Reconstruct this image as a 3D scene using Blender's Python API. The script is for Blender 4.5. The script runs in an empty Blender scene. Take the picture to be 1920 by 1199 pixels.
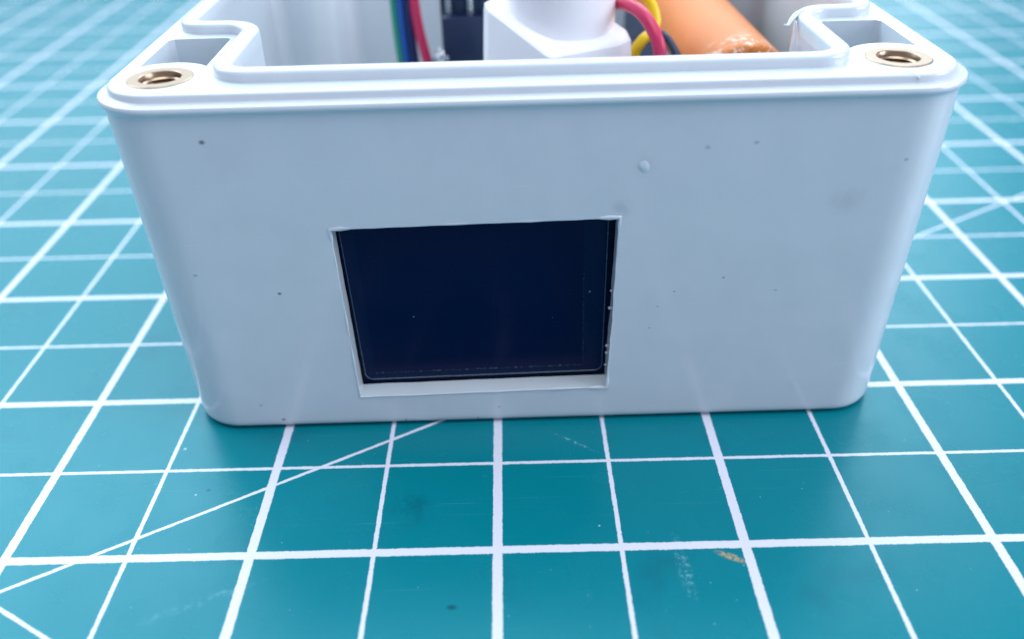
import bpy, bmesh, math, random
from mathutils import Vector, Matrix, noise
from mathutils.geometry import tessellate_polygon

random.seed(7)
S = 0.001                      # everything is written in millimetres
scene = bpy.context.scene
R = math.radians

# ------------------------------------------------------------------ camera
cam_d = bpy.data.cameras.new("Camera")
cam = bpy.data.objects.new("Camera", cam_d)
scene.collection.objects.link(cam)
scene.camera = cam
cam.location = (2.2135 * S, -58.786 * S, 68.164 * S)
cam.rotation_euler = (0.976672, 0.021290, -0.012098)
cam_d.sensor_width = 36.0
cam_d.lens = 1587.95 / 1920.0 * 36.0
cam_d.clip_start = 0.002
cam_d.clip_end = 20.0
cam_d.dof.use_dof = True
cam_d.dof.focus_distance = 0.092
cam_d.dof.aperture_fstop = 15.0

# ------------------------------------------------------------------ light
world = bpy.data.worlds.new("World")
scene.world = world
world.use_nodes = True
bg = world.node_tree.nodes["Background"]
bg.inputs[0].default_value = (0.70, 0.71, 0.94, 1)
bg.inputs[1].default_value = 0.55


def area(name, loc, aim, sx, sy, power, col):
    ld = bpy.data.lights.new(name, 'AREA')
    ld.shape = 'RECTANGLE'
    ld.size = sx * S
    ld.size_y = sy * S
    ld.energy = power
    ld.color = col
    o = bpy.data.objects.new(name, ld)
    scene.collection.objects.link(o)
    o.location = Vector(loc) * S
    d = (Vector(aim) - Vector(loc))
    o.rotation_euler = d.to_track_quat('-Z', 'Y').to_euler()
    return o


area("window_light", (-250, 640, 400), (0, 40, 20), 1900, 520, 5.4, (0.73, 0.92, 1.0))
area("rear_ceiling_light", (-130, 430, 500), (0, 40, 10), 1300, 360, 6.0, (0.74, 0.92, 1.0))
area("ceiling_light", (60, -80, 680), (10, 20, 0), 600, 420, 2.9, (0.84, 0.97, 1.0))
area("side_light", (650, -70, 250), (20, 40, 20), 420, 320, 3.6, (0.82, 0.88, 1.0))

vs = scene.view_settings
vs.view_transform = 'Standard'
vs.look = 'None'
vs.gamma = 1.0
vs.exposure = 0.0
vs.use_curve_mapping = False
scene.render.engine = 'CYCLES'


# ------------------------------------------------------------------ helpers
def tag(o, label=None, cat=None, group=None, kind=None):
    if label: o["label"] = label
    if cat: o["category"] = cat
    if group: o["group"] = group
    if kind: o["kind"] = kind
    return o


def empty(name, loc, rot=(0, 0, 0)):
    o = bpy.data.objects.new(name, None)
    o.empty_display_size = 0.005
    scene.collection.objects.link(o)
    o.location = Vector(loc) * S
    o.rotation_euler = rot
    return o


def mk(name, verts, faces, mat, parent=None, sharp=40.0):
    me = bpy.data.meshes.new(name)
    me.from_pydata([(v[0] * S, v[1] * S, v[2] * S) for v in verts], [], faces)
    bm = bmesh.new()
    bm.from_mesh(me)
    bmesh.ops.recalc_face_normals(bm, faces=bm.faces)
    bm.to_mesh(me)
    bm.free()
    if mat: me.materials.append(mat)
    finish(me, sharp)
    o = bpy.data.objects.new(name, me)
    scene.collection.objects.link(o)
    if parent: o.parent = parent
    return o


def finish(me, sharp):
    for p in me.polygons: p.use_smooth = True
    if sharp is not None: me.set_sharp_from_angle(angle=R(sharp))


def fillet(pts, radii, seg=7):
    """round the corners of a closed CCW polygon"""
    out = []
    n = len(pts)
    for i in range(n):
        p = Vector(pts[i]); a = Vector(pts[i - 1]); b = Vector(pts[(i + 1) % n])
        r = radii[i] if isinstance(radii, (list, tuple)) else radii
        u = (a - p).normalized(); w = (b - p).normalized()
        ang = u.angle(w)
        if r < 1e-6:
            out.append(p); continue
        t = r / math.tan(ang / 2)
        c = p + (u + w).normalized() * (r / math.sin(ang / 2))
        s = p + u * t - c; e = p + w * t - c
        a0 = math.atan2(s.y, s.x); a1 = math.atan2(e.y, e.x)
        da = (a1 - a0 + math.pi) % (2 * math.pi) - math.pi
        for k in range(seg + 1):
            g = a0 + da * k / seg
            out.append(Vector((c.x + r * math.cos(g), c.y + r * math.sin(g))))
    return out


def offset(poly, d):
    """offset a closed CCW polyline outward by d along averaged normals"""
    out = []
    n = len(poly)
    for i in range(n):
        e1 = (poly[i] - poly[i - 1]); e2 = (poly[(i + 1) % n] - poly[i])
        n1 = Vector((e1.y, -e1.x)).normalized(); n2 = Vector((e2.y, -e2.x)).normalized()
        m = (n1 + n2).normalized()
        out.append(poly[i] + m * (d / max(0.3, m.dot(n1))))
    return out


def loft(rings, closed_profile=False):
    """rings: list of equal-length lists of 3D points -> verts, quads"""
    n = len(rings[0])
    V = [tuple(p) for r in rings for p in r]
    F = []
    m = len(rings)
    for i in range(m if closed_profile else m - 1):
        j = (i + 1) % m
        for k in range(n):
            l = (k + 1) % n
            F.append((i * n + k, i * n + l, j * n + l, j * n + k))
    return V, F


def lathe(profile, seg=40, cap0=False, cap1=False):
    rings = [[(r * math.cos(2 * math.pi * k / seg), r * math.sin(2 * math.pi * k / seg), z) for k in range(seg)] for r, z in profile]
    V, F = loft(rings)
    if cap0: F.append(tuple(range(seg)))
    if cap1: F.append(tuple(range(len(V) - seg, len(V))))
    return V, F


def spline(pts, sub=10):
    P = [Vector(p) for p in pts]
    P = [P[0] * 2 - P[1]] + P + [P[-1] * 2 - P[-2]]
    out = []
    for i in range(1, len(P) - 2):
        a, b, c, d = P[i - 1:i + 3]
        for k in range(sub):
            t = k / sub
            out.append(0.5 * ((2 * b) + (c - a) * t + (2 * a - 5 * b + 4 * c - d) * t * t + (3 * b - a - 3 * c + d) * t ** 3))
    out.append(P[-2])
    return out


def tube(path, rad, seg=14, closed=False, caps=True):
    n = len(path)
    rings = []
    up = None
    for i, p in enumerate(path):
        if closed:
            t = (path[(i + 1) % n] - path[i - 1]).normalized()
        else:
            t = (path[min(i + 1, n - 1)] - path[max(i - 1, 0)]).normalized()
        if up is None:
            up = t.orthogonal().normalized()
        up = (up - t * up.dot(t)).normalized()
        s = t.cross(up)
        r = rad(i) if callable(rad) else rad
        rings.append([p + (up * math.cos(2 * math.pi * k / seg) + s * math.sin(2 * math.pi * k / seg)) * r for k in range(seg)])
    V, F = loft(rings, closed_profile=closed)
    if caps and not closed:
        F.append(tuple(range(seg)))
        F.append(tuple(range(len(V) - seg, len(V))))
    return V, F


def box_geo(x0, x1, y0, y1, z0, z1, b=0.0):
    bm = bmesh.new()
    bmesh.ops.create_cube(bm, size=1.0, matrix=Matrix.Translation(((x0 + x1) / 2, (y0 + y1) / 2, (z0 + z1) / 2)) @ Matrix.Diagonal((x1 - x0, y1 - y0, z1 - z0, 1)))
    if b > 0:
        bmesh.ops.bevel(bm, geom=bm.edges[:], offset=b, segments=2, profile=0.5, affect='EDGES')
    bm.verts.index_update()
    V = [tuple(v.co) for v in bm.verts]
    F = [tuple(v.index for v in f.verts) for f in bm.faces]
    bm.free()
    return V, F


def join(*geos):
    V, F = [], []
    for v, f in geos:
        o = len(V)
        V += list(v)
        F += [tuple(i + o for i in q) for q in f]
    return V, F


# ------------------------------------------------------------------ materials
class NT:
    """small helper to write node graphs as expressions"""
    def __init__(self, name):
        self.m = bpy.data.materials.new(name)
        self.m.use_nodes = True
        self.t = self.m.node_tree
        self.b = self.t.nodes["Principled BSDF"]

    def node(self, typ, **kw):
        n = self.t.nodes.new(typ)
        for k, v in kw.items(): setattr(n, k, v)
        return n

    def put(self, sock, v):
        if isinstance(v, bpy.types.NodeSocket): self.t.links.new(v, sock)
        elif v is not None: sock.default_value = v

    def math(self, op, a, b=None, c=None, clamp=False):
        n = self.node('ShaderNodeMath', operation=op, use_clamp=clamp)
        self.put(n.inputs[0], a); self.put(n.inputs[1], b)
        if c is not None: self.put(n.inputs[2], c)
        return n.outputs[0]

    def coord(self):
        return self.node('ShaderNodeTexCoord').outputs['Object']

    def mapping(self, v, scale=(1, 1, 1), rot=(0, 0, 0), loc=(0, 0, 0)):
        n = self.node('ShaderNodeMapping')
        self.t.links.new(v, n.inputs[0])
        n.inputs[1].default_value = loc; n.inputs[2].default_value = rot; n.inputs[3].default_value = scale
        return n.outputs[0]

    def noise(self, v, scale, detail=3, rough=0.55, out='Fac'):
        n = self.node('ShaderNodeTexNoise')
        self.t.links.new(v, n.inputs['Vector'])
        n.inputs['Scale'].default_value = scale; n.inputs['Detail'].default_value = detail; n.inputs['Roughness'].default_value = rough
        return n.outputs[out]

    def ramp(self, v, a, b, lo=0.0, hi=1.0, smooth=True):
        n = self.node('ShaderNodeMapRange')
        n.interpolation_type = 'SMOOTHSTEP' if smooth else 'LINEAR'
        self.put(n.inputs[0], v)
        n.inputs[1].default_value = a; n.inputs[2].default_value = b; n.inputs[3].default_value = lo; n.inputs[4].default_value = hi
        return n.outputs[0]

    def mix(self, f, a, b):
        n = self.node('ShaderNodeMix', data_type='RGBA')
        self.put(n.inputs[0], f)
        self.put(n.inputs[6], a if isinstance(a, bpy.types.NodeSocket) else (*a, 1))
        self.put(n.inputs[7], b if isinstance(b, bpy.types.NodeSocket) else (*b, 1))
        return n.outputs[2]

    def sep(self, v):
        n = self.node('ShaderNodeSeparateXYZ')
        self.t.links.new(v, n.inputs[0])
        return n.outputs

    def bump(self, h, dist, strength=1.0, normal=None):
        n = self.node('ShaderNodeBump')
        n.inputs['Strength'].default_value = strength
        n.inputs['Distance'].default_value = dist
        self.t.links.new(h, n.inputs['Height'])
        if normal is not None: self.t.links.new(normal, n.inputs['Normal'])
        self.t.links.new(n.outputs[0], self.b.inputs['Normal'])
        return n.outputs[0]

    def set(self, **kw):
        for k, v in kw.items():
            s = self.b.inputs[k.replace('_', ' ')]
            if isinstance(v, tuple) and len(v) == 3: v = (*v, 1)
            self.put(s, v)
        return self.m


def plain(name, col, rough=0.4, metal=0.0, var=0.08, nscale=400, bumpd=0.00002, **kw):
    n = NT(name)
    c = n.coord()
    f = n.noise(c, nscale, 4)
    base = n.mix(f, tuple(x * (1 - var) for x in col), tuple(min(1, x * (1 + var)) for x in col))
    rg = n.ramp(n.noise(c, nscale * 2.3, 3), 0.3, 0.7, rough * 0.85, min(1, rough * 1.15))
    n.bump(f, bumpd, 0.4)
    return n.set(Base_Color=base, Roughness=rg, Metallic=metal, **kw)


# --- white ABS of the enclosure, with its specks and smudges at their places on the front face
def abs_plastic(name, specks=(), smudges=()):
    n = NT(name)
    c = n.coord()
    mm = n.mapping(c, scale=(1000, 1000, 1000))
    x, y, z = n.sep(mm)
    col = n.mix(n.noise(mm, 0.06, 4), (0.622, 0.688, 0.742), (0.652, 0.712, 0.762))
    col = n.mix(n.ramp(n.noise(mm, 0.17, 4, 0.65), 0.35, 0.70, 0.0, 0.16), col, (0.50, 0.56, 0.62))
    scuff = n.ramp(n.noise(n.mapping(mm, scale=(0.10, 0.10, 2.6), rot=(0, R(14), 0)), 1.0, 4, 0.7), 0.60, 0.74, 0.0, 0.22)
    scuff2 = n.ramp(n.noise(n.mapping(mm, scale=(3.2, 0.10, 0.13), rot=(0, R(-9), 0)), 1.0, 3, 0.7), 0.66, 0.76, 0.0, 0.16)
    col = n.mix(n.math('MAXIMUM', scuff, scuff2), col, (0.80, 0.84, 0.87))
    on_face = n.math('LESS_THAN', y, 0.6)
    wob = n.math('MULTIPLY', n.math('SUBTRACT', n.noise(mm, 3.0, 2), 0.5), 0.16)
    dark = None
    for (sx, sz, r, st) in specks:
        dx = n.math('SUBTRACT', x, sx); dz = n.math('MULTIPLY', n.math('SUBTRACT', z, sz), 1.35)
        d = n.math('SQRT', n.math('ADD', n.math('MULTIPLY', dx, dx), n.math('MULTIPLY', dz, dz)))
        d = n.math('ADD', d, wob)
        k = n.ramp(d, r * 1.25, r * 0.25, 0.0, st)
        dark = k if dark is None else n.math('MAXIMUM', dark, k)
    if dark is not None:
        col = n.mix(n.math('MULTIPLY', dark, on_face), col, (0.10, 0.115, 0.14))
    smear = None
    for (sx, sz, r, st) in smudges:
        dx = n.math('SUBTRACT', x, sx); dz = n.math('SUBTRACT', z, sz)
        d = n.math('SQRT', n.math('ADD', n.math('MULTIPLY', dx, dx), n.math('MULTIPLY', dz, dz)))
        d = n.math('ADD', d, n.math('MULTIPLY', n.math('SUBTRACT', n.noise(mm, 0.9, 3), 0.5), r * 1.2))
        k = n.ramp(d, r, 0.0, 0.0, st)
        smear = k if smear is None else n.math('MAXIMUM', smear, k)
    if smear is not None:
        col = n.mix(n.math('MULTIPLY', smear, on_face), col, (0.33, 0.36, 0.40))
    rg = n.ramp(n.noise(mm, 0.25, 5, 0.65), 0.25, 0.75, 0.10, 0.25)
    h = n.math('ADD', n.math('MULTIPLY', n.noise(mm, 0.08, 2), 3.0), n.math('MULTIPLY', n.noise(mm, 4.0, 4, 0.7), 0.06))
    n.bump(h, 0.00004, 0.5)
    return n.set(Base_Color=col, Roughness=rg, IOR=1.5)


SPECKS = [(-32.42, 36.99, .36, .9), (-27.95, 19.41, .26, .9), (-30.58, 1.48, .28, .85), (-32.93, 3.75, .22, .5), (-15.89, .84, .2, .7),
          (-7.12, .85, .2, .7), (-4.53, 2.52, .18, .6), (15.17, 18.25, .17, .55), (13.48, 16.34, .15, .5), (12.78, 13.47, .15, .5),
          (20.41, 19.86, .2, .6), (17.05, 35.04, .34, .35), (21.83, 35.41, .3, .4), (26.34, 18.08, .22, .35), (37.15, 33.15, .3, .4), (-36.5, 22.0, .3, .35)]
SMUDGES = [(8.9, 28.6, 1.5, .35), (32.07, 28.9, 2.3, .2), (11.0, 33.4, 1.7, .12), (-30.0, 35.5, 4.0, .07)]
M_ABS = abs_plastic("white_abs", SPECKS, SMUDGES)
M_ABS_PLAIN = abs_plastic("white_abs_trim")
M_NYLON = plain("white_nylon", (0.87, 0.86, 0.90), 0.38, var=0.015, nscale=120)

# --- cutting mat: teal vinyl with printed half inch grid, heavier inch lines and two 30 degree guides
U = 12.7
mt = NT("cutting_mat_vinyl")
c = mt.coord()
mm = mt.mapping(c, scale=(1000, 1000, 1000))
x, y, z = mt.sep(mm)
rag = mt.math('ADD', mt.math('MULTIPLY', mt.math('SUBTRACT', mt.noise(mm, 5.0, 3, 0.7), 0.5), 0.26),
              mt.math('MULTIPLY', mt.math('SUBTRACT', mt.noise(mm, 0.7, 2), 0.5), 0.16))


def nearest(v, period):
    f = mt.math('FRACT', mt.math('ADD', mt.math('DIVIDE', v, period), 0.5))
    return mt.math('MULTIPLY', mt.math('ABSOLUTE', mt.math('SUBTRACT', f, 0.5)), period)


def line(d, half):
    return mt.ramp(mt.math('ADD', d, rag), half + 0.045, half - 0.045)


mask = line(nearest(x, 2 * U), 0.50)
for d, h in ((nearest(y, 2 * U), 0.48), (nearest(x, U), 0.235), (nearest(y, U), 0.21)):
    mask = mt.math('MAXIMUM', mask, line(d, h))
for (px, py, deg) in ((-3.9 * U, -0.31 * U, 29.75), (-3.9 * U, -0.405 * U, -29.8)):
    a = R(deg)
    d = mt.math('ABSOLUTE', mt.math('ADD', mt.math('MULTIPLY', mt.math('SUBTRACT', x, px), -math.sin(a)), mt.math('MULTIPLY', mt.math('SUBTRACT', y, py), math.cos(a))))
    mask = mt.math('MAXIMUM', mask, line(d, 0.20))
wear = mt.ramp(mt.noise(mm, 6.5, 4, 0.75), 0.30, 0.46)
mask = mt.math('MULTIPLY', mask, mt.ramp(wear, 0, 1, 0.72, 1.0))
teal = mt.mix(mt.noise(mm, 0.045, 5, 0.6), (0.0, 0.168, 0.211), (0.001, 0.198, 0.243))
teal = mt.mix(mt.ramp(mt.noise(mm, 0.09, 3), 0.56, 0.78, 0, 0.45), teal, (0.004, 0.105, 0.155))
fine = mt.noise(mm, 7.0, 3, 0.7)
teal = mt.mix(mt.ramp(fine, 0.35, 0.75, 0, 0.22), teal, (0.01, 0.25, 0.32))
for ang, st in ((24, 0.16), (-52, 0.13), (83, 0.10)):
    cutm = mt.noise(mt.mapping(mm, scale=(0.035, 2.4, 1.0), rot=(0, 0, R(ang))), 1.0, 3, 0.6)
    teal = mt.mix(mt.math('MULTIPLY', mt.ramp(cutm, 0.66, 0.74, 0, st), mt.ramp(fine, 0.35, 0.6)), teal, (0.22, 0.48, 0.56))
# dust: sparse pale specks, each of its own size
vor = mt.node('ShaderNodeTexVoronoi')
vor.inputs['Scale'].default_value = 0.27
vor.inputs['Randomness'].default_value = 1.0
mt.t.links.new(mt.mapping(mm, scale=(1, 1, 0.01)), vor.inputs['Vector'])
vc = mt.sep(vor.outputs['Color'])
vd = mt.math('ADD', vor.outputs['Distance'], mt.math('MULTIPLY', mt.math('SUBTRACT', mt.noise(mm, 2.6, 2), 0.5), 0.05))
dust = mt.math('MULTIPLY', mt.math('LESS_THAN', vd, mt.math('MULTIPLY', mt.math('POWER', vc[0], 1.8), 0.052)), mt.math('GREATER_THAN', vc[1], 0.25))
vor2 = mt.node('ShaderNodeTexVoronoi')
vor2.inputs['Scale'].default_value = 0.75
mt.t.links.new(mt.mapping(mm, scale=(1, 1, 0.01), loc=(3.3, 1.7, 0)), vor2.inputs['Vector'])
vc2 = mt.sep(vor2.outputs['Color'])
dust2 = mt.math('MULTIPLY', mt.math('LESS_THAN', vor2.outputs['Distance'], 0.05), mt.math('GREATER_THAN', vc2[2], 0.78))
patch = mt.ramp(mt.noise(mm, 0.12, 2), 0.42, 0.62)
dust2 = mt.math('MULTIPLY', dust2, patch)
teal = mt.mix(mt.math('MULTIPLY', mt.math('MAXIMUM', dust, dust2), 0.55), teal, (0.50, 0.72, 0.80))


def smear(cx, cy, rx, ry, ang, st, gs, lo, hi):
    """worn mark of its own shape at a place on the mat"""
    ca, sa = math.cos(R(ang)), math.sin(R(ang))
    dx = mt.math('SUBTRACT', x, cx); dy = mt.math('SUBTRACT', y, cy)
    a_ = mt.math('DIVIDE', mt.math('ADD', mt.math('MULTIPLY', dx, ca), mt.math('MULTIPLY', dy, sa)), rx)
    b_ = mt.math('DIVIDE', mt.math('SUBTRACT', mt.math('MULTIPLY', dy, ca), mt.math('MULTIPLY', dx, sa)), ry)
    d = mt.math('SQRT', mt.math('ADD', mt.math('MULTIPLY', a_, a_), mt.math('MULTIPLY', b_, b_)))
    k = mt.ramp(d, 1.0, 0.3, 0, st)
    return mt.math('MULTIPLY', k, mt.ramp(mt.noise(mm, gs, 4, 0.7), lo, hi))


teal = mt.mix(smear(18.6, -2.8, 0.9, 5.2, 4, 0.40, 2.2, 0.46, 0.66), teal, (0.35, 0.62, 0.72))
teal = mt.mix(smear(23.6, -1.6, 2.1, 0.55, -28, 0.9, 2.6, 0.40, 0.56), teal, (0.55, 0.36, 0.16))
teal = mt.mix(smear(-9.5, 6.2, 3.4, 3.0, 30, 0.36, 0.5, 0.40, 0.62), teal, (0.002, 0.075, 0.12))
teal = mt.mix(smear(-29.0, -5.6, 7.5, 0.9, 24, 0.22, 1.2, 0.45, 0.70), teal, (0.30, 0.60, 0.70))
teal = mt.mix(smear(-4.4, -6.9, 0.7, 0.4, 0, 0.8, 1.0, 0.2, 0.5), teal, (0.002, 0.05, 0.08))
teal = mt.mix(smear(-32.4, 9.5, 0.35, 0.22, 30, 0.95, 1.0, 0.1, 0.3), teal, (0.01, 0.03, 0.05))
teal = mt.mix(smear(9.0, 16.0, 4.0, 0.25, -35, 0.55, 3.0, 0.50, 0.62), teal, (0.40, 0.66, 0.74))
col = mt.mix(mask, teal, (0.70, 0.70, 0.80))
rg = mt.ramp(mt.noise(mm, 0.16, 4), 0.3, 0.7, 0.20, 0.29)
hb = mt.math('ADD', mt.math('MULTIPLY', mt.noise(mm, 4.5, 4, 0.65), 0.7), 0.0)
mt.bump(hb, 0.00004, 0.6)
M_MAT = mt.set(Base_Color=col, Roughness=rg, IOR=1.42, Specular_Tint=(0.45, 0.80, 1.0))

# --- the others
M_BRASS = plain("brass", (0.38, 0.275, 0.195), 0.33, metal=1.0, var=0.10, nscale=900)
M_RED = plain("red_wire_insulation", (0.62, 0.025, 0.11), 0.38, var=0.10)
M_YELLOW = plain("yellow_wire_insulation", (0.88, 0.60, 0.010), 0.38, var=0.08)
M_GREEN = plain("green_wire_insulation", (0.03, 0.33, 0.22), 0.42)
M_BLUE = plain("blue_wire_insulation", (0.010, 0.10, 0.42), 0.40)
M_NAVY = plain("navy_wire_insulation", (0.005, 0.014, 0.095), 0.45)
M_DARK = plain("black_abs", (0.003, 0.014, 0.055), 0.45)
M_PCB = plain("dark_circuit_board", (0.003, 0.022, 0.060), 0.35)
M_PIN = plain("tin_pin", (0.70, 0.72, 0.76), 0.28, metal=1.0)
M_SLOT = plain("bare_cell_end", (0.10, 0.05, 0.035), 0.5)

sl = NT("orange_shrink_sleeve")
c = sl.coord()
mm = sl.mapping(c, scale=(1000, 1000, 1000))
sc = sl.mix(sl.noise(mm, 0.25, 4), (0.62, 0.150, 0.016), (0.66, 0.205, 0.030))
zz = sl.sep(mm)[2]
near_end = sl.ramp(zz, 6.5, 1.0)
sc = sl.mix(sl.math('MULTIPLY', near_end, sl.ramp(sl.noise(mm, 0.8, 3, 0.6), 0.53, 0.60, 0, 0.8)), sc, (0.72, 0.62, 0.52))  # glare spots on the wrinkled end, painted into the sleeve colour as pale patches
sl.bump(sl.math('MULTIPLY', sl.noise(mm, 0.9, 3), sl.math('ADD', near_end, 0.08)), 0.0006, 0.5)
M_SLEEVE = sl.set(Base_Color=sc, Roughness=0.48)

gl = NT("display_glass")
c = gl.coord()
mm = gl.mapping(c, scale=(1000, 1000, 1000))
gl.bump(gl.noise(mm, 0.3, 2), 0.00001, 0.3)
M_GLASS = gl.set(Base_Color=(0.0003, 0.005, 0.026), Roughness=0.20, IOR=1.2)

po = NT("polariser_film")
c = po.coord()
mm = po.mapping(c, scale=(1000, 1000, 1000))
x, y, z = po.sep(mm)
ds = po.noise(mm, 3.5, 4, 0.75)
e1 = po.math('MULTIPLY', po.ramp(po.math('ABSOLUTE', po.math('SUBTRACT', z, 1.55)), 0.16, 0.02), po.math('MULTIPLY', po.math('GREATER_THAN', x, -12.8), po.math('LESS_THAN', x, 11.9)))
e2 = po.math('MULTIPLY', po.ramp(po.math('ABSOLUTE', po.math('SUBTRACT', x, 12.0)), 0.12, 0.02), po.math('MULTIPLY', po.math('GREATER_THAN', z, 1.5), po.math('LESS_THAN', z, 15.0)))
edge = po.math('MULTIPLY', po.math('MAXIMUM', e1, po.math('MULTIPLY', e2, 0.6)), po.ramp(ds, 0.50, 0.68, 0.02, 1.0))
pv = po.node('ShaderNodeTexVoronoi')
pv.inputs['Scale'].default_value = 0.55
po.t.links.new(po.mapping(mm, scale=(1, 0.01, 1)), pv.inputs['Vector'])
pc = po.sep(pv.outputs['Color'])
fleck = po.math('MULTIPLY', po.math('LESS_THAN', pv.outputs['Distance'], po.math('MULTIPLY', po.math('POWER', pc[0], 2.0), 0.075)), po.math('GREATER_THAN', pc[1], 0.80))
inside = po.math('MULTIPLY', po.math('LESS_THAN', po.math('ABSOLUTE', po.math('ADD', x, 0.4)), 12.4), po.math('GREATER_THAN', z, 1.6))
pcol = po.mix(inside, (0.0003, 0.0105, 0.050), (0.0003, 0.0065, 0.044))
pcol = po.mix(po.math('MULTIPLY', po.math('MAXIMUM', edge, fleck), 0.30), pcol, (0.35, 0.55, 0.72))
po.bump(po.noise(mm, 0.22, 2), 0.00002, 0.4)
M_POL = po.set(Base_Color=pcol, Roughness=po.ramp(ds, 0.3, 0.7, 0.20, 0.28), IOR=1.22)

# ------------------------------------------------------------------ cutting mat (the surface)
mat_poly = fillet([(-300, -112), (300, -112), (300, 338), (-300, 338)], 10, 8)
rings = [[(p.x, p.y, zz) for p in offset(mat_poly, o)] for o, zz in ((-0.4, -3.0), (0, -2.6), (0, -0.5), (-0.35, 0.0))]
V, F = loft(rings)
n = len(mat_poly)
F.append(tuple(range(n)))
F.append(tuple(range(len(V) - n, len(V))))
mat_o = mk("cutting_mat", V, F, M_MAT, sharp=30)
tag(mat_o, "teal cutting mat printed with a pale square grid, under the white box", "cutting mat")

# ------------------------------------------------------------------ the enclosure
enc = empty("project_box", (4.75, 19.8, 0), (0, 0, R(0.42)))
tag(enc, "open white plastic project box with a screen window cut in its front", "box")
HW, D, CR = 42.95, 84.6, 6.2
Z1 = 41.53                                      # flat of the rim
Z2 = 42.68                                      # top of the raised tongue


def outline(off, dx=0.0):
    """rounded rectangle grown by off, with extra columns next to the corners"""
    r = CR + off
    pts = []
    hw = HW + dx
    cs = [(hw - CR, CR, -90), (hw - CR, D - CR, 0), (-hw + CR, D - CR, 90), (-hw + CR, CR, 180)]
    SEG = 16
    for i, (cx, cy, a0) in enumerate(cs):
        for k in range(SEG + 1):
            a = R(a0 + 90.0 * k / SEG)
            pts.append(Vector((cx + r * math.cos(a), cy + r * math.sin(a))))
        nx = cs[(i + 1) % 4]
        a = R(a0 + 90)
        p = pts[-1]
        b = R(nx[2])
        q = Vector((nx[0] + r * math.cos(b), nx[1] + r * math.sin(b)))
        L = (q - p).length
        for s in (0.5, L * 0.25, L * 0.5, L * 0.75, L - 0.5):
            pts.append(p + (q - p) * (s / L))
    return pts


prof = [(-3.2, 0.0), (-3.0, 0.34), (-0.72, 0.36), (-0.42, 0.41), (-0.18, 0.56), (-0.04, 0.88), (0, 1.2), (0, 1.7), (0.18, 38.7), (0.18, 39.2), (0.22, 39.53), (0.34, 39.75), (0.56, 39.91), (0.66, 40.11),
        (0.65, 40.35), (0.54, 40.55), (0.34, 40.63), (-0.37, 40.67), (-0.48, 40.73), (-0.52, 40.85), (-0.56, 41.25), (-0.62, 41.41), (-0.75, 41.50), (-0.94, Z1)]
# the side walls have moulding draft: a little narrower at the foot
rings = [[(p.x, p.y, zz) for p in outline(o, -0.95 * max(0.0, 1 - zz / 39.0))] for o, zz in prof]
V, F = loft(rings)
n = len(rings[0])
F.append(tuple(range(n)))
top0 = len(V) - n

inner_pts = [(-30.2, 5.4), (30.2, 5.4), (30.2, 23.2), (38.7, 23.2), (38.7, D - 23.2), (30.2, D - 23.2), (30.2, D - 5.4), (-30.2, D - 5.4),
             (-30.2, D - 23.2), (-38.7, D - 23.2), (-38.7, 23.2), (-30.2, 23.2)]
inner_r = [2.2, 2.2, 4.6, 1.8, 1.8, 4.6, 2.2, 2.2, 4.6, 1.8, 1.8, 4.6]
inner = fillet(inner_pts, inner_r, 9)

INS = [(-37.2, 5.7), (36.8, 5.9), (-37.2, D - 5.7), (36.8, D - 5.7)]


def pocket(cx, cy, sx, sy):
    """recess behind a screw boss, its near edge follows the boss"""
    pts = []
    rr = 5.1
    xa, xb = -3.4, 3.6
    for k in range(13):
        xx = xa + (xb - xa) * k / 12
        pts.append((xx, math.sqrt(rr * rr - xx * xx)))
    pts += [(3.6, 13.4), (3.1, 13.9), (-2.9, 13.9), (-3.4, 13.4)]
    out = [Vector((cx - sx * q[0], cy + sy * q[1])) for q in pts]
    ar = sum(out[i - 1].x * out[i].y - out[i].x * out[i - 1].y for i in range(len(out)))
    return out if ar > 0 else out[::-1]


holes = [(inner, 2.6)]
for (cx, cy) in INS:
    sx = 1 if cx > 0 else -1
    sy = 1 if cy < D / 2 else -1
    holes.append((pocket(cx, cy, sx, sy), 24.0))
    holes.append(([Vector((cx + 2.95 * math.cos(2 * math.pi * k / 32), cy + 2.95 * math.sin(2 * math.pi * k / 32))) for k in range(32)], 33.0))
loops = [[Vector((v[0], v[1], 0)) for v in V[top0:]]]
index = list(range(top0, len(V)))
for poly, zf in holes:
    h0 = len(V)
    m = len(poly)
    V += [(p.x, p.y, Z1) for p in poly]
    V += [(p.x, p.y, zf) for p in poly]
    for k in range(m):
        l = (k + 1) % m
        F.append((h0 + k, h0 + l, h0 + m + l, h0 + m + k))
    F.append(tuple(range(h0 + m, h0 + 2 * m)))
    loops.append([Vector((p.x, p.y, 0)) for p in reversed(poly)])
    index += list(reversed(range(h0, h0 + m)))
for t in tessellate_polygon(loops):
    F.append(tuple(index[i] for i in t))
shell = mk("shell", V, F, M_ABS, enc, sharp=None)

# window: hand cut, so its edges wander a little
corners = [(-21.45, 27.10), (-20.95, 4.64), (8.30, 5.10), (8.78, 27.56)]
win = []
for i in range(4):
    a = Vector(corners[i]); b = Vector(corners[(i + 1) % 4])
    N = 26
    e = (b - a).normalized()
    nn = Vector((-e.y, e.x))
    amp = (0.05, 0.05, 0.13, 0.06)[i]
    for k in range(N):
        t = k / N
        w = noise.noise(Vector((i * 9.1 + t * 7.0, 3.3, 0))) * amp + noise.noise(Vector((i * 4.7 + t * 31.0, 8.3, 0))) * amp * 0.6
        if k == 0: w = 0
        win.append(a + (b - a) * t + nn * w)
nw = len(win)


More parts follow.
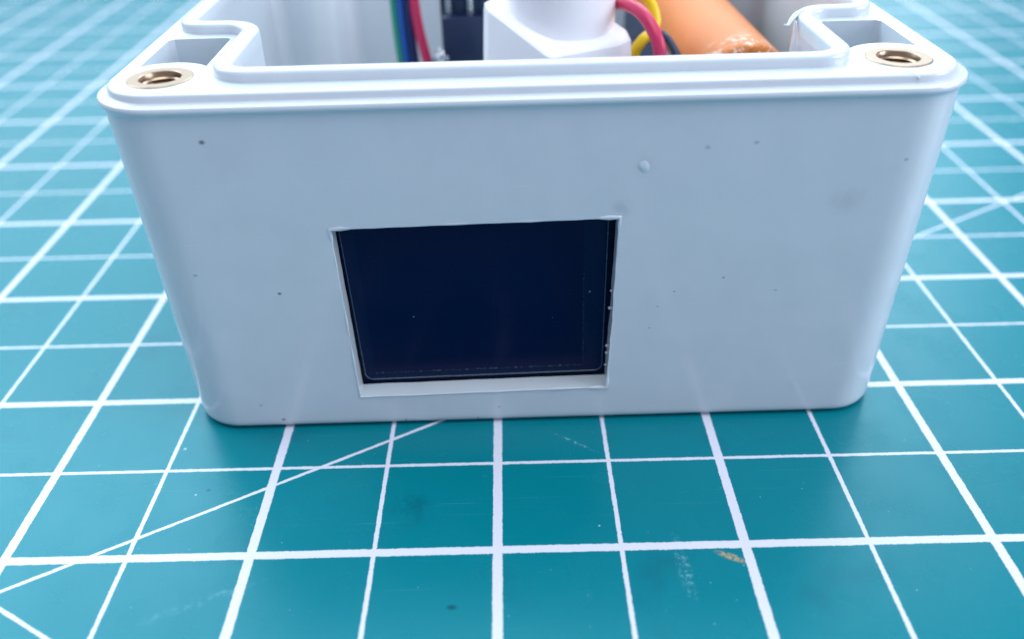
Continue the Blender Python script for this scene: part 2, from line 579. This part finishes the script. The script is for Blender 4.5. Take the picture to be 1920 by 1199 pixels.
def prism(poly, y0, y1, grow=0.0):
    Vp = [(p.x, y0, p.y) for p in poly] + [(p.x, y1, p.y) for p in poly]
    m = len(poly)
    Fp = [(k, (k + 1) % m, m + (k + 1) % m, m + k) for k in range(m)] + [tuple(range(m)), tuple(range(m, 2 * m))]
    return Vp, Fp


cut1 = mk("cutter_a", *prism(win, -3, 9), None, enc, sharp=None)
cut2 = mk("cutter_b", *box_geo(-28, 28, 2.4, 7.0, 2.9, 33.0), None, enc, sharp=None)
for cc in (cut2, cut1):
    md = shell.modifiers.new("cut", 'BOOLEAN')
    md.operation = 'DIFFERENCE'
    md.solver = 'EXACT'
    md.object = cc
bpy.context.view_layer.update()
dg = bpy.context.evaluated_depsgraph_get()
me = bpy.data.meshes.new_from_object(shell.evaluated_get(dg))
shell.modifiers.clear()
shell.data = me
me.name = "shell"
for cc in (cut1, cut2):
    bpy.data.objects.remove(cc)
finish(me, 35)
wn = shell.modifiers.new("wn", 'WEIGHTED_NORMAL')
wn.keep_sharp = True

# raised sealing tongue that follows the inner outline
tp = [(2.0, Z1 - 0.03), (1.96, Z2 - 0.42), (1.88, Z2 - 0.20), (1.70, Z2 - 0.06), (1.42, Z2), (0.60, Z2), (0.30, Z2 - 0.06), (0.10, Z2 - 0.20), (0.0, Z2 - 0.45), (-0.04, Z1 - 0.6), (0.3, Z1 - 0.62), (0.3, Z1 - 0.03)]
rings = []
for o, zz in tp:
    ring = []
    for p in offset(inner, o):
        w = noise.noise(Vector((p.x * 0.22, p.y * 0.22, 1.5)))
        ring.append((p.x, p.y, zz + (0.05 * w if zz > Z1 + 0.1 else 0)))
    rings.append(ring)
V, F = loft(rings, closed_profile=True)
mk("rim_tongue", V, F, M_ABS_PLAIN, enc, sharp=60)

# burr left by the saw round the window
path = [Vector((p.x, -0.03, p.y)) for p in win]


def burr_r(i):
    t = i / nw * 4
    side = int(t) % 4
    base = (0.10, 0.13, 0.09, 0.15)[side]
    r = base + 0.09 * noise.noise(Vector((i * 0.33, 5.0, 1.0)))
    if min(i % 26, 26 - i % 26) <= 1 and i not in (26, 25, 27): r += 0.17
    return max(0.05, r)


V, F = tube(path, burr_r, 8, closed=True)
V = [(v[0], v[1] * 0.75, v[2]) for v in V]
mk("window_burr", V, F, M_ABS_PLAIN, enc, sharp=None)

# crumbs of plastic hanging on the right hand reveal
crumbs = []
for k, (zz, s) in enumerate(((17.2, .14), (14.9, .19), (9.6, .17), (8.6, .15), (6.8, .13))):
    bm = bmesh.new()
    bmesh.ops.create_icosphere(bm, subdivisions=2, radius=s)
    for v in bm.verts:
        v.co *= 1 + 0.4 * noise.noise(v.co * 6 + Vector((k * 3, 0, 0)))
        v.co += Vector((8.32 + (zz - 4.9) * 0.0214 - 0.05, 2.1, zz))
    bm.verts.index_update()
    crumbs.append(([tuple(v.co) for v in bm.verts], [tuple(v.index for v in f.verts) for f in bm.faces]))
    bm.free()
for g in crumbs:
    mk("plastic_crumb", *g, M_ABS_PLAIN, enc, sharp=None)

# small glossy drop stuck on the front face
bm = bmesh.new()
bmesh.ops.create_uvsphere(bm, u_segments=24, v_segments=14, radius=1.0)
for v in bm.verts:
    q = v.co.copy()
    w = 1 + 0.12 * noise.noise(q * 1.3)
    v.co = Vector((10.85 + q.x * 0.72 * w, q.y * 0.26 * w, 33.2 + q.z * 0.80 * w))
bm.verts.index_update()
g = ([tuple(v.co) for v in bm.verts], [tuple(v.index for v in f.verts) for f in bm.faces])
bm.free()
drop = mk("glue_drop", *g, plain("clear_glue", (0.62, 0.70, 0.76), 0.08, var=0.06), enc, sharp=None)

# curled shred on the right inner corner of the tongue
sp_pts = spline([(31.2, 20.0, 42.45), (30.3, 19.0, 42.6), (29.4, 17.9, 42.3), (28.9, 17.2, 41.9), (28.4, 17.0, 42.0)], 8)
V, F = tube(sp_pts, lambda i: 0.42 - 0.30 * i / len(sp_pts), 8)
mk("plastic_shred", V, F, M_ABS_PLAIN, enc, sharp=None)
sp_pts = spline([(29.9, 17.6, 42.2), (29.75, 16.6, 40.6), (29.7, 15.9, 38.9), (29.9, 15.6, 37.6)], 8)
V, F = tube(sp_pts, lambda i: 0.10, 8)
mk("plastic_shred", V, F, M_ABS_PLAIN, enc, sharp=None)
V, F = tube(spline([(34.6, 1.3, 41.42), (35.6, 1.15, 41.5), (36.4, 0.9, 41.45), (36.7, 0.45, 41.2)], 6), lambda i: 0.13, 8)
mk("plastic_shred", V, F, M_ABS_PLAIN, enc, sharp=None)

# brass threaded inserts in the four corners
ip = [(3.02, 33.6 - Z1), (3.02, -0.35), (3.22, -0.3), (3.24, 0.06), (3.14, 0.12), (2.16, 0.12), (2.06, 0.06), (1.95, -0.2), (1.92, -0.45)]
for k in range(9):
    ip += [(1.72, -0.62 - k * 0.62), (2.0, -0.93 - k * 0.62)]
V, F = lathe(ip, 44)
V2, F2 = lathe([(1.95, -6.4), (1.2, -6.6), (0.01, -6.6)], 44)
ins_mesh = None
seat_mesh = None
for (cx, cy) in INS:
    if ins_mesh is None:
        o = mk("threaded_insert", V, F, M_BRASS, enc, sharp=30)
        b = mk("insert_base", V2, F2, M_DARK, o, sharp=30)
        ins_mesh, seat_mesh = o.data, b.data
    else:
        o = bpy.data.objects.new("threaded_insert", ins_mesh)
        scene.collection.objects.link(o)
        o.parent = enc
        b = bpy.data.objects.new("insert_base", seat_mesh)
        scene.collection.objects.link(b)
        b.parent = o
    o.location = (cx * S, cy * S, Z1 * S)
    o.rotation_euler = (0, 0, random.uniform(0, 6))

# ------------------------------------------------------------------ display behind the window
dsp = empty("display_module", (-1.62, 22.3, 5.05), (0, R(-0.9), R(0.42)))
tag(dsp, "small dark blue display, switched off, behind the cut window", "display")
gp = [Vector(q) for q in ((-16.2, -2.4), (16.4, -2.4), (16.4, 24.5), (-16.2, 24.5))]
mk("glass", *prism(gp, 0.05, 1.2), M_GLASS, dsp)
pp = fillet([(-14.05, 0.62), (14.25, 0.62), (14.6, 23.6), (-14.35, 23.6)], 0.9, 6)
pr = [[(p.x, yy, p.y) for p in offset(pp, o)] for o, yy in ((0, 0.06), (0, -0.16), (-0.05, -0.22), (-0.16, -0.25))]
V, F = loft(pr)
F.append(tuple(range(len(V) - len(pp), len(V))))
pol = mk("polariser", V, F, M_POL, dsp)
V, F = tube([Vector((p.x, -0.20, p.y)) for p in offset(pp, 0.02)], 0.075, 6, closed=True)
mk("film_edge", V, F, plain("film_edge_adhesive", (0.03, 0.075, 0.155), 0.25), pol)
mk("circuit_board", *box_geo(-16.4, 16.6, 1.25, 2.6, -2.2, 26.5, 0.1), M_PCB, dsp)
for k in range(4):
    mk("header_pin", *box_geo(-4.1 + k * 2.54, -3.5 + k * 2.54, 2.6, 8.0, 24.6, 25.2), M_PIN, dsp)

# ------------------------------------------------------------------ white fitting inside: round collar on a square-edged base
fit = empty("plastic_fitting", (9.2, 54.0, 2.65))
tag(fit, "white plastic fitting with a round collar on a square-edged base, inside the box", "fitting")
quad = [(-11.0, -1.0), (-1.9, -11.0), (10.0, -4.7), (3.8, 7.6)]
ZT = 34.85


def base_ring(o, zz):
    out = []
    for p in offset(fillet(quad, [2.2, 1.0, 3.4, 2.2], 2), o):
        dist = -0.472 * (p.x + 1.9) + 0.88 * (p.y + 10.9)
        t = 0.88 * (p.x + 1.9) + 0.472 * (p.y + 10.9)
        out.append((p.x, p.y, zz + (max(0.0, dist) * (0.32 - 0.013 * t) if zz > 1 else 0)))   # the top slopes up to the rear
    return out


rings = [base_ring(1.6, 0.0), base_ring(0.10, ZT - 1.2), base_ring(0.0, ZT - 0.45), base_ring(-0.25, ZT - 0.18), base_ring(-0.6, ZT - 0.04), base_ring(-1.0, ZT)]
V, F = loft(rings)
F.append(tuple(range(len(rings[0]))))
F.append(tuple(range(len(V) - len(rings[0]), len(V))))
mk("base", V, F, M_NYLON, fit, sharp=24)
V, F = lathe([(7.0, ZT - 8.0), (7.0, ZT - 0.6), (7.05, ZT + 0.3), (7.0, ZT + 9.0), (7.25, ZT + 20.0), (7.1, ZT + 20.4), (6.2, ZT + 20.4), (6.0, ZT + 20.0), (6.0, ZT + 8.0), (0.01, ZT + 8.0)], 72)
mk("collar", V, F, M_NYLON, fit, sharp=40)

# ------------------------------------------------------------------ wires
def wire(name, pts, r, m, label):
    V, F = tube(spline(pts, 12), r, 16)
    o = mk(name, V, F, m, None, sharp=60)
    tag(o, label, "wire")
    return o


wire("wire", [(15.6, 63.0, 38.6), (16.6, 57.0, 40.0), (17.7, 52.0, 40.9), (19.0, 48.5, 40.6), (20.2, 46.3, 39.0), (20.9, 45.2, 36.8), (21.0, 45.0, 33.0), (20.6, 45.0, 24.0), (20.6, 44.0, 10.0), (20.6, 42.0, 4.0)], 0.82, M_RED,
     "red wire arching over a yellow one, right of the white fitting")
wire("wire", [(18.6, 58.0, 47.0), (20.0, 56.0, 42.2), (21.3, 54.8, 39.6), (21.6, 54.0, 38.0), (20.8, 53.0, 36.9), (19.6, 52.4, 36.0), (18.9, 53.0, 33.5), (19.6, 54.5, 24.0), (20.2, 56.0, 12.0), (20.2, 58.0, 4.0)], 0.74, M_YELLOW,
     "yellow wire looping behind the red one beside the orange cell")
wire("wire", [(-11.7, 76.0, 44.0), (-11.8, 75.8, 38.0), (-11.4, 75.2, 33.0), (-10.3, 74.4, 27.5), (-8.5, 74.0, 20.0), (-7.0, 74.0, 8.0)], 0.78, M_RED,
     "red wire running down beside the blue wires, left of the white fitting")
wire("wire", [(-15.05, 77.0, 44.0), (-15.05, 76.8, 34.0), (-14.5, 76.5, 24.0), (-13.0, 76.0, 8.0)], 0.62, M_GREEN,
     "thin green wire, leftmost of the bundle inside the box")
wire("wire", [(-14.0, 76.4, 44.0), (-14.0, 76.2, 34.0), (-13.4, 76.0, 24.0), (-11.7, 75.5, 8.0)], 0.62, M_BLUE,
     "bright blue wire between the green and the navy wire")
wire("wire", [(-12.75, 76.0, 44.0), (-12.75, 75.8, 34.0), (-12.1, 75.6, 24.0), (-10.4, 75.0, 8.0)], 0.66, M_NAVY,
     "dark navy wire between the bright blue and the red wire")
wire("wire", [(22.2, 52.0, 37.2), (23.0, 50.5, 36.6), (23.9, 48.0, 35.0), (24.6, 46.5, 32.5), (24.0, 46.0, 24.0), (22.0, 47.0, 10.0)], 0.5, M_DARK,
     "near-black wire bending down along the left side of the orange cell")

# ------------------------------------------------------------------ orange cell in its holder
ax0 = Vector((31.9, 44.2, 31.9)); ax1 = Vector((29.2, 92.0, 33.3))
q = (ax1 - ax0).to_track_quat('Z', 'Y').to_euler()
cell = empty("battery_cell", tuple(ax0), q)
tag(cell, "orange sleeved cylindrical battery cell lying inside the box", "battery")
rp = [(3.3, 0.55), (3.6, 0.10), (4.3, -0.12), (4.95, 0.10), (5.25, 0.7), (5.28, 2.0), (5.25, 4.0), (5.25, 44.5), (5.0, 44.9), (3.5, 44.9)]
V, F = lathe(rp, 56)
Vn = []
for v in V:
    k = max(0.0, 1 - v[2] / 5.0)
    w = 1 + 0.035 * k * noise.noise(Vector((v[0] * 0.8, v[1] * 0.8, v[2] * 0.6)))
    Vn.append((v[0] * w * 1.12, v[1] * w * 1.12, v[2]))
mk("sleeve", Vn, F, M_SLEEVE, cell, sharp=50)
V, F = lathe([(3.45, 0.6), (0.01, 0.6)], 40)
mk("end_plate", V, F, M_SLOT, cell)
V, F = lathe([(3.7, 44.7), (1.5, 44.7), (1.5, 45.8), (0.01, 45.8)], 40)
mk("terminal", V, F, M_PIN, cell)
hold = empty("battery_holder", (30.4, 66.0, 2.6), (0, 0, R(2.5)))
tag(hold, "dark plastic holder under the orange battery cell", "battery holder")
mk("tray", *box_geo(-5.6, 5.6, -21, 23, 0.0, 22.6, 0.4), M_DARK, hold)
mk("end_wall", *box_geo(-5.6, 5.6, 23.2, 24.6, 0.0, 34.0, 0.3), M_DARK, hold)
mk("side_rail", *box_geo(-7.0, -5.7, -17, 24, 0.0, 30.0, 0.3), M_DARK, hold)

# ------------------------------------------------------------------ dark circuit board beside the fitting
brd = empty("circuit_board", (0, 70, 2.6))
tag(brd, "dark circuit board with black pin header block, left of the white fitting", "circuit board")
mk("board", *box_geo(-7.6, 0.6, 2.0, 3.6, 0.0, 41.0, 0.1), M_PCB, brd)
mk("header_block", *box_geo(-7.2, 0.4, -1.2, 1.9, 26.0, 33.0, 0.25), M_DARK, brd)
mk("header_foot", *box_geo(-8.4, 0.0, -3.6, 1.8, 14.0, 22.6, 0.3), M_PCB, brd)
for k in range(4):
    mk("header_pin", *box_geo(-6.6 + k * 1.6, -5.9 + k * 1.6, -0.2, 0.5, 33.0, 39.5, 0.05), M_DARK if k % 2 else M_PIN, brd)
bm = bmesh.new()
bmesh.ops.create_icosphere(bm, subdivisions=3, radius=1.0)
for v in bm.verts:
    v.co *= 1 + 0.5 * noise.noise(v.co * 2.2)
    v.co = Vector((-7.6 + v.co.x * 0.8, -2.6 + v.co.y * 0.6, 27.2 + v.co.z * 1.6))
bm.verts.index_update()
g = ([tuple(v.co) for v in bm.verts], [tuple(v.index for v in f.verts) for f in bm.faces])
bm.free()
mk("solder_joint", *g, M_PIN, brd, sharp=None)
mk("wire_terminal", *box_geo(-9.0, -6.5, -2.2, 1.0, 12.0, 27.5, 0.3), plain("grey_terminal", (0.20, 0.23, 0.30), 0.4), brd)
